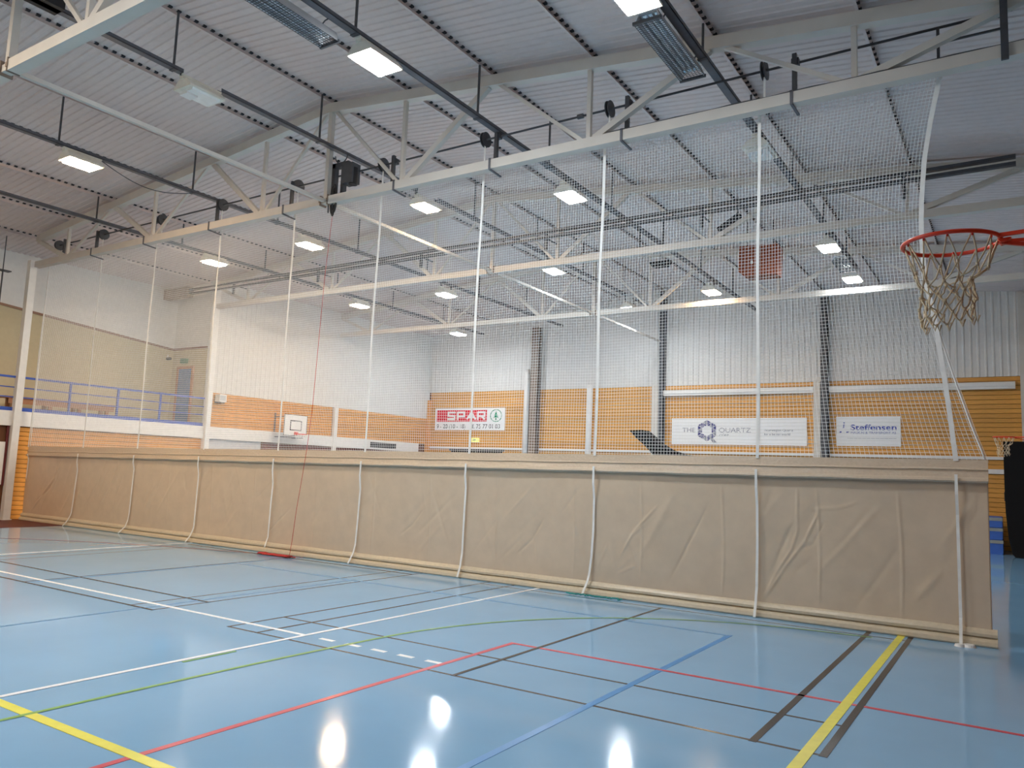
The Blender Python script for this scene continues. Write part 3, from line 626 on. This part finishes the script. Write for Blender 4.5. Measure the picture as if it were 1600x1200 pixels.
# ------------------------------------------------------------------ balcony railing and bench
rl = thing('balcony_railing', 'blue steel railing along the balcony edge', 'railing', (XL, 10.4, 2.9))
for z, w in ((3.82, .055), (3.54, .03), (3.275, .03)): MB().bar((XL, -4, z), (XL, 16.16, z), w, w).build('rail', 'blue', rl)
for y in (-2.4, -.9, .6, 2.2, 3.6, 6.1, 7.6, 9.0, 11.77, 13.19, 14.58): MB().bar((XL, y, 2.9), (XL, y, 3.80), .05, .05).build('post', 'blue', rl)
MB().box((XL-.02, -4, 2.90), (XL+.02, 16.16, 3.0)).build('kick_board', 'blue', rl)
bn = thing('bench', 'long brown wooden bench on the balcony behind the railing', 'bench', (-23.9, 12, 2.86))
for x in (-24.08, -23.90, -23.72): MB().box((x-.08, 10.5, 3.31), (x+.08, 13.72, 3.36)).build('seat_slat', 'bench', bn)
for y in (10.75, 11.75, 12.6, 13.45):
    for x in (-24.05, -23.72): MB().box((x-.04, y-.05, 2.86), (x+.04, y+.05, 3.31)).build('leg', 'bench', bn)
MB().box((-23.70, 10.6, 3.16), (-23.67, 13.65, 3.31)).build('stretcher', 'bench', bn)
# small things on the walls
w = thing('wall_speaker', 'small white box on a bracket beside the white column', 'speaker', (XL, 16.68, 3.75))
MB().box((XL+.06, 16.53, 3.75), (XL+.30, 16.80, 4.0)).build('cabinet', 'white', w); MB().box((XL-.02, 16.60, 3.70), (XL+.28, 16.76, 3.74)).box((XL-.02, 16.55, 3.70), (XL+.06, 16.78, 3.95)).build('bracket', 'dark', w)
MB().box((XL+.30, 16.56, 3.79), (XL+.305, 16.77, 3.96)).build('grille', 'greypanel', w)
v = thing('vent_grille', 'black slatted vent on the white beam near the far corner', 'vent', (XL+.07, 24.9, 2.6))
MB().box((XL+.07, 24.15, 2.58), (XL+.085, 25.75, 2.80)).build('frame', 'black', v)
for k in range(5): MB().box((XL+.085, 24.2, 2.60+k*.038), (XL+.10, 25.7, 2.622+k*.038)).build('slat', 'dark', v)
cc = thing('security_camera', 'tiny dark camera on the balcony wall left of the blue door', 'camera', (XREC, 16.0, 5.25))
MB().cyl((XREC+.12, 15.95, 5.22), .05, .18, 'x', 12).build('body', 'black', cc); MB().bar((XREC+.02, 15.95, 5.22), (XREC+.05, 15.95, 5.35), .03, .03).build('bracket', 'white', cc)
ex = thing('exit_sign', 'dull green exit sign above the blue door', 'sign', (-23.95, 16.15, 5.1))
MB().box((-24.12, 16.08, 5.05), (-23.80, 16.18, 5.22)).build('panel', 'green', ex)
ex = thing('exit_sign', 'lit yellow green exit sign below the red and white banner', 'sign', (-19.96, YB, 3.0))
MB().box((-20.13, YB-.10, 3.02), (-19.79, YB+.01, 3.20)).build('panel', 'exit', ex)
MB().box((-20.05, YB-.105, 3.07), (-20.0, YB-.10, 3.16)).prism([(-19.97, 3.08), (-19.85, 3.115), (-19.97, 3.15)], YB-.105, YB-.10, 'y').build('pictogram', 'sparg', ex)
nb_ = thing('notice_board', 'white panel on the boards left of the first column', 'board', (XL, 9.7, .95))
MB().box((XL, 7.5, .93), (XL+.03, 10.20, 2.06)).build('panel', 'white', nb_); MB().box((XL, 10.20, .90), (XL+.035, 10.26, 2.5)).build('edge_strip', 'redfloor', nb_)
hr = MB().bar((XL-.8, 10.02, 5.7), (XL-.8, 10.02, 6.8), .03, .03).box((XL-.9, 9.85, 6.78), (XL-.7, 10.2, 6.81)).bar((XL-.8, 10.02, 6.8), (XL-.8, 10.02, roofz(XL-.8)), .02, .02).build('hanging_rod', 'dark', None, origin=(XL-.8, 10.02, 6.8))
tag(hr, 'thin dark rod hanging at the far left edge', 'rod')

# ------------------------------------------------------------------ banners on the far wall
def banner(x0, x1, z0, z1, label):
    t = thing('sign', label, 'sign', ((x0+x1)/2, YB, z0)); MB().box((x0, YB-.02, z0), (x1, YB+.014, z1)).build('board', 'sign', t); return t
yf = YB-.022
s = banner(-22.28, -18.47, 3.54, 4.52, 'wide red and white shop sign with a green fir tree')
rf = MB().box((-22.18, yf-.004, 3.92), (-19.42, yf+.002, 4.44)).build('red_field', 'spar_red', s)
def stroke_letter(strokes, x0, z0, w, h, t, parent):   # even-stroke block letter from polylines in a unit box
    mb = MB(); ns = 0
    for pl in strokes:
        q = [Vector((x0+a*w, yf-.010, z0+b*h)) for a, b in pl]
        for p0, p1 in zip(q, q[1:]):
            ns += 1; oy = Vector((0, -.0035*ns, 0)); p0 = p0+oy; p1 = p1+oy
            d = (p1-p0).normalized()*t*.5; mb.bar(p0-d, p1+d, .008, t, (0, 0, 1) if abs(d.z) < .01 else (1, 0, 0)) if abs(d.z) < .01 or abs(d.x) < .01 else mb.bar(p0-d*.4, p1+d*.4, .008, t, d.cross(Vector((0, 1, 0))))
    mb.build('lettering', 'sign', parent)
LET = dict(S=[[(1, 1), (0, 1), (0, .52), (1, .48), (1, 0), (0, 0)]], P=[[(0, 0), (0, 1), (1, 1), (1, .42), (0, .42)]], A=[[(0, 0), (.5, 1), (1, 0)], [(.24, .30), (.76, .30)]], R=[[(0, 0), (0, 1), (1, 1), (1, .45), (0, .45)], [(.55, .45), (1, 0)]])
for ch, x in zip('SPAR', (-21.52, -20.98, -20.47, -19.88)): stroke_letter(LET[ch], x, 4.03, .36 if ch != 'A' else .46, .30, .085, rf)
text('9 - 20 (10 - 18)   tlf. 75 77 01 03', (-22.17, yf-.002, 3.62), .27, 'ink', s, .98)
cx, cz = -18.93, 4.18
MB().tube([(cx+.29*math.cos(a), yf-.002, cz+.26*math.sin(a)) for a in [k*math.pi/24 for k in range(48)]], .016, 6, True).build('logo_ring', 'sparg', s)
MB().prism([(cx, cz+.20), (cx+.05, cz+.09), (cx+.03, cz+.09), (cx+.11, cz-.0), (cx+.05, cz-.0), (cx+.16, cz-.11), (cx+.025, cz-.08), (cx+.025, cz-.20), (cx-.025, cz-.20), (cx-.025, cz-.08), (cx-.16, cz-.11), (cx-.05, cz), (cx-.11, cz), (cx-.03, cz+.09), (cx-.05, cz+.09)], yf-.006, yf, 'y').build('logo_tree', 'sparg', s)
s = banner(-10.92, -6.05, 3.05, 4.02, 'long white sign with a faceted letter Q emblem')
text('THE', (-10.50, yf-.002, 3.50), .24, 'greyink', s, 1.15)
text('QUARTZ', (-9.12, yf-.002, 3.50), .24, 'greyink', s, 1.2); text('CORP', (-9.10, yf-.002, 3.36), .11, 'greyink', s, 1.2)
cx, cz = -9.56, 3.56
for k in range(6):
    A = [(cx+.40*math.sin(q*math.pi/3), cz+.40*math.cos(q*math.pi/3)) for q in (k, k+1)]
    B = [(cx+.20*math.sin(q*math.pi/3), cz+.20*math.cos(q*math.pi/3)) for q in (k, k+1)]
    m_ = ((A[0][0]+A[1][0])/2, (A[0][1]+A[1][1])/2); n_ = ((B[0][0]+B[1][0])/2, (B[0][1]+B[1][1])/2)
    for f, T in enumerate(([A[0], m_, B[0]], [m_, n_, B[0]], [m_, A[1], B[1]], [m_, B[1], n_])):
        gx, gz = sum(p[0] for p in T)/3, sum(p[1] for p in T)/3
        MB().prism([(gx+(p[0]-gx)*.86, gz+(p[1]-gz)*.86) for p in T], yf-.004, yf, 'y').build('logo_facet', 'greyink' if (k+f) % 4 == 3 else 'navy', s)
MB().prism([(cx+.06, cz-.22), (cx+.14, cz-.18), (cx+.38, cz-.44), (cx+.24, cz-.45)], yf-.006, yf, 'y').build('logo_tail', 'greyink', s)
text('Norwegian Quartz', (-7.47, yf-.002, 3.545), .11, 'greyink', s, 1.15); text('for a better world', (-7.49, yf-.002, 3.405), .11, 'greyink', s, 1.1)
s = banner(-5.10, -3.15, 3.07, 4.05, 'square-ended white sign with bold blue lettering at right')
text('Steffensen', (-4.66, yf-.002, 3.60), .255, 'blueink', s, 1.34, .004)
text('MASKIN & TRANSPORT AS', (-4.65, yf-.002, 3.475), .10, 'blueink', s, 1.16)
MB().box((-4.75, yf-.003, 3.318), (-3.28, yf, 3.328)).build('underline', 'greyink', s)
MB().prism([(-4.90, 3.66), (-4.86, 3.66), (-4.84, 3.79), (-4.88, 3.77)], yf-.004, yf, 'y').build('logo_mark', 'blueink', s)
MB().cyl((-4.855, yf, 3.84), .022, .006, 'y', 12).build('logo_dot', 'blueink', s)
for x in (-4.98, -4.75): MB().prism([(x-.04, 3.50), (x+.03, 3.50), (x+.05, 3.55), (x-.02, 3.55)], yf-.004, yf, 'y').build('logo_foot', 'blueink', s)

# ------------------------------------------------------------------ gear beyond the curtain
ob = thing('hanging_box', 'rust-orange box hanging under the roof beyond the net', 'box', (-5.36, 19.5, 7.0))
MB().prism([(-5.86, 7.08), (-5.72, 6.95), (-4.90, 6.93), (-4.88, 7.70), (-5.84, 7.74)], 19.4, 19.9, 'y').build('cabinet', 'orangebox', ob)
MB().box((-5.55, 19.385, 7.25), (-5.49, 19.4, 7.33)).build('light_plate', 'white', ob, 'small white plate painted as a tiny light')  # white colour stands in for a tiny light on the box front
for x in (-5.7, -5.05): MB().bar((x, 19.65, 7.7), (x, 19.65, roofz(x)), .02, .02).build('rod', 'dark', ob)
sp = thing('tilted_speaker', 'black slanted bar left above the orange box', 'speaker', (-5.6, 18.0, 7.8))
p, q = Vector((-5.89, 18.0, 7.72)), Vector((-5.36, 18.0, 8.04)); MB().bar(p, q, .24, .19).build('cabinet', 'black', sp)
MB().bar((-5.45, 18.0, 8.05), (-5.45, 18.0, roofz(-5.45)-.09), .03, .03).build('bracket', 'dark', sp); MB().tube([p, p+Vector((-.05, 0, -.15)), p+Vector((-.16, 0, -.28)), p+Vector((-.2, 0, -.38))], .012, 5).build('cable', 'black', sp)
for x, y, z, l, ww in ((-7.42, 16.75, 7.13, 'small black speaker hung on a short rod under the tray', .16), (-7.42, 18.05, 7.12, 'flat dark unit under the tray behind the truss chord', .28)):
    k = thing('hung_speaker', l, 'speaker', (x, y, z)); MB().prism([(x-ww, z+.06), (x+ww, z+.06), (x+ww*.7, z-.07), (x-ww*.7, z-.07)], y-.1, y+.1, 'y').build('cabinet', 'black', k); MB().bar((x, y, z+.06), (x, y, 7.618), .022, .022).build('rod', 'dark', k)
# curved black mat on a trolley
cm = thing('mat_trolley', 'curved black mat draped over a trolley under the long white sign', 'mat trolley', (-10.8, 26.5, 0))
L = [(-11.63, 3.47), (-11.36, 3.2), (-11.05, 2.95), (-10.65, 2.72), (-10.2, 2.58), (-9.6, 2.48), (-9.0, 2.44)]
up = [(x+.25, z+.0+.06*(i > 0)) for i, (x, z) in enumerate(L)]; lo = [(x-.24, z-.02) if i < 3 else (x-.28, z-.14) for i, (x, z) in enumerate(L)]
MB().prism(up+lo[::-1], 26.2, 26.9, 'y').build('mat', 'blackmat', cm)
MB().box((-11.2, 26.25, .35), (-9.0, 26.85, .45)).box((-11.2, 26.25, 1.2), (-9.0, 26.85, 1.25)).build('platform', 'dark', cm)
for x in (-11.1, -9.1):
    for y in (26.3, 26.8): MB().bar((x, y, .12), (x, y, 2.42), .06, .06).build('leg', 'dark', cm); MB().cyl((x, y, .06), .06, .05, 'y', 14).build('wheel', 'black', cm)
# tall black mat in the far right corner
MBm = MB(); P = [(-.33, 3.13), (-.33, 1.9), (-.32, 1.2), (-.27, .5), (-.19, .08), (-.12, .0), (.36, .0), (.36, 3.13)]
bm_ = thing('crash_mat', 'tall black mat standing on end at the far right edge', 'mat', (0, 25.8, 0)); MBm.prism(P, 25.35, 26.0, 'y').build('cover', 'blackmat', bm_)
MB().box((-.345, 25.6, 1.5), (-.33, 25.75, 1.75)).build('strap', 'black', bm_)
for i, (z0, z1) in enumerate(((0, .40), (.41, .74), (.75, 1.03))):
    t = thing('gym_mat', ('lowest', 'middle', 'topmost')[i]+' blue gym mat of the stack behind the curtain end', 'gym mat', (-1.4, 26.8, z0), 'stacked blue gym mats')
    MB().prism([(-2.4, z0+.02), (-2.38, z0), (-.44, z0), (-.42, z0+.02), (-.42, z1-.02), (-.44, z1), (-2.38, z1), (-2.4, z1-.02)], 26.2, 27.6, 'y').build('cover', 'bluemat', t)
    MB().box((-2.41, 26.19, z1-.10), (-.41, 26.2, z1-.01)).build('band', 'greyband', t, 'pale edge band')
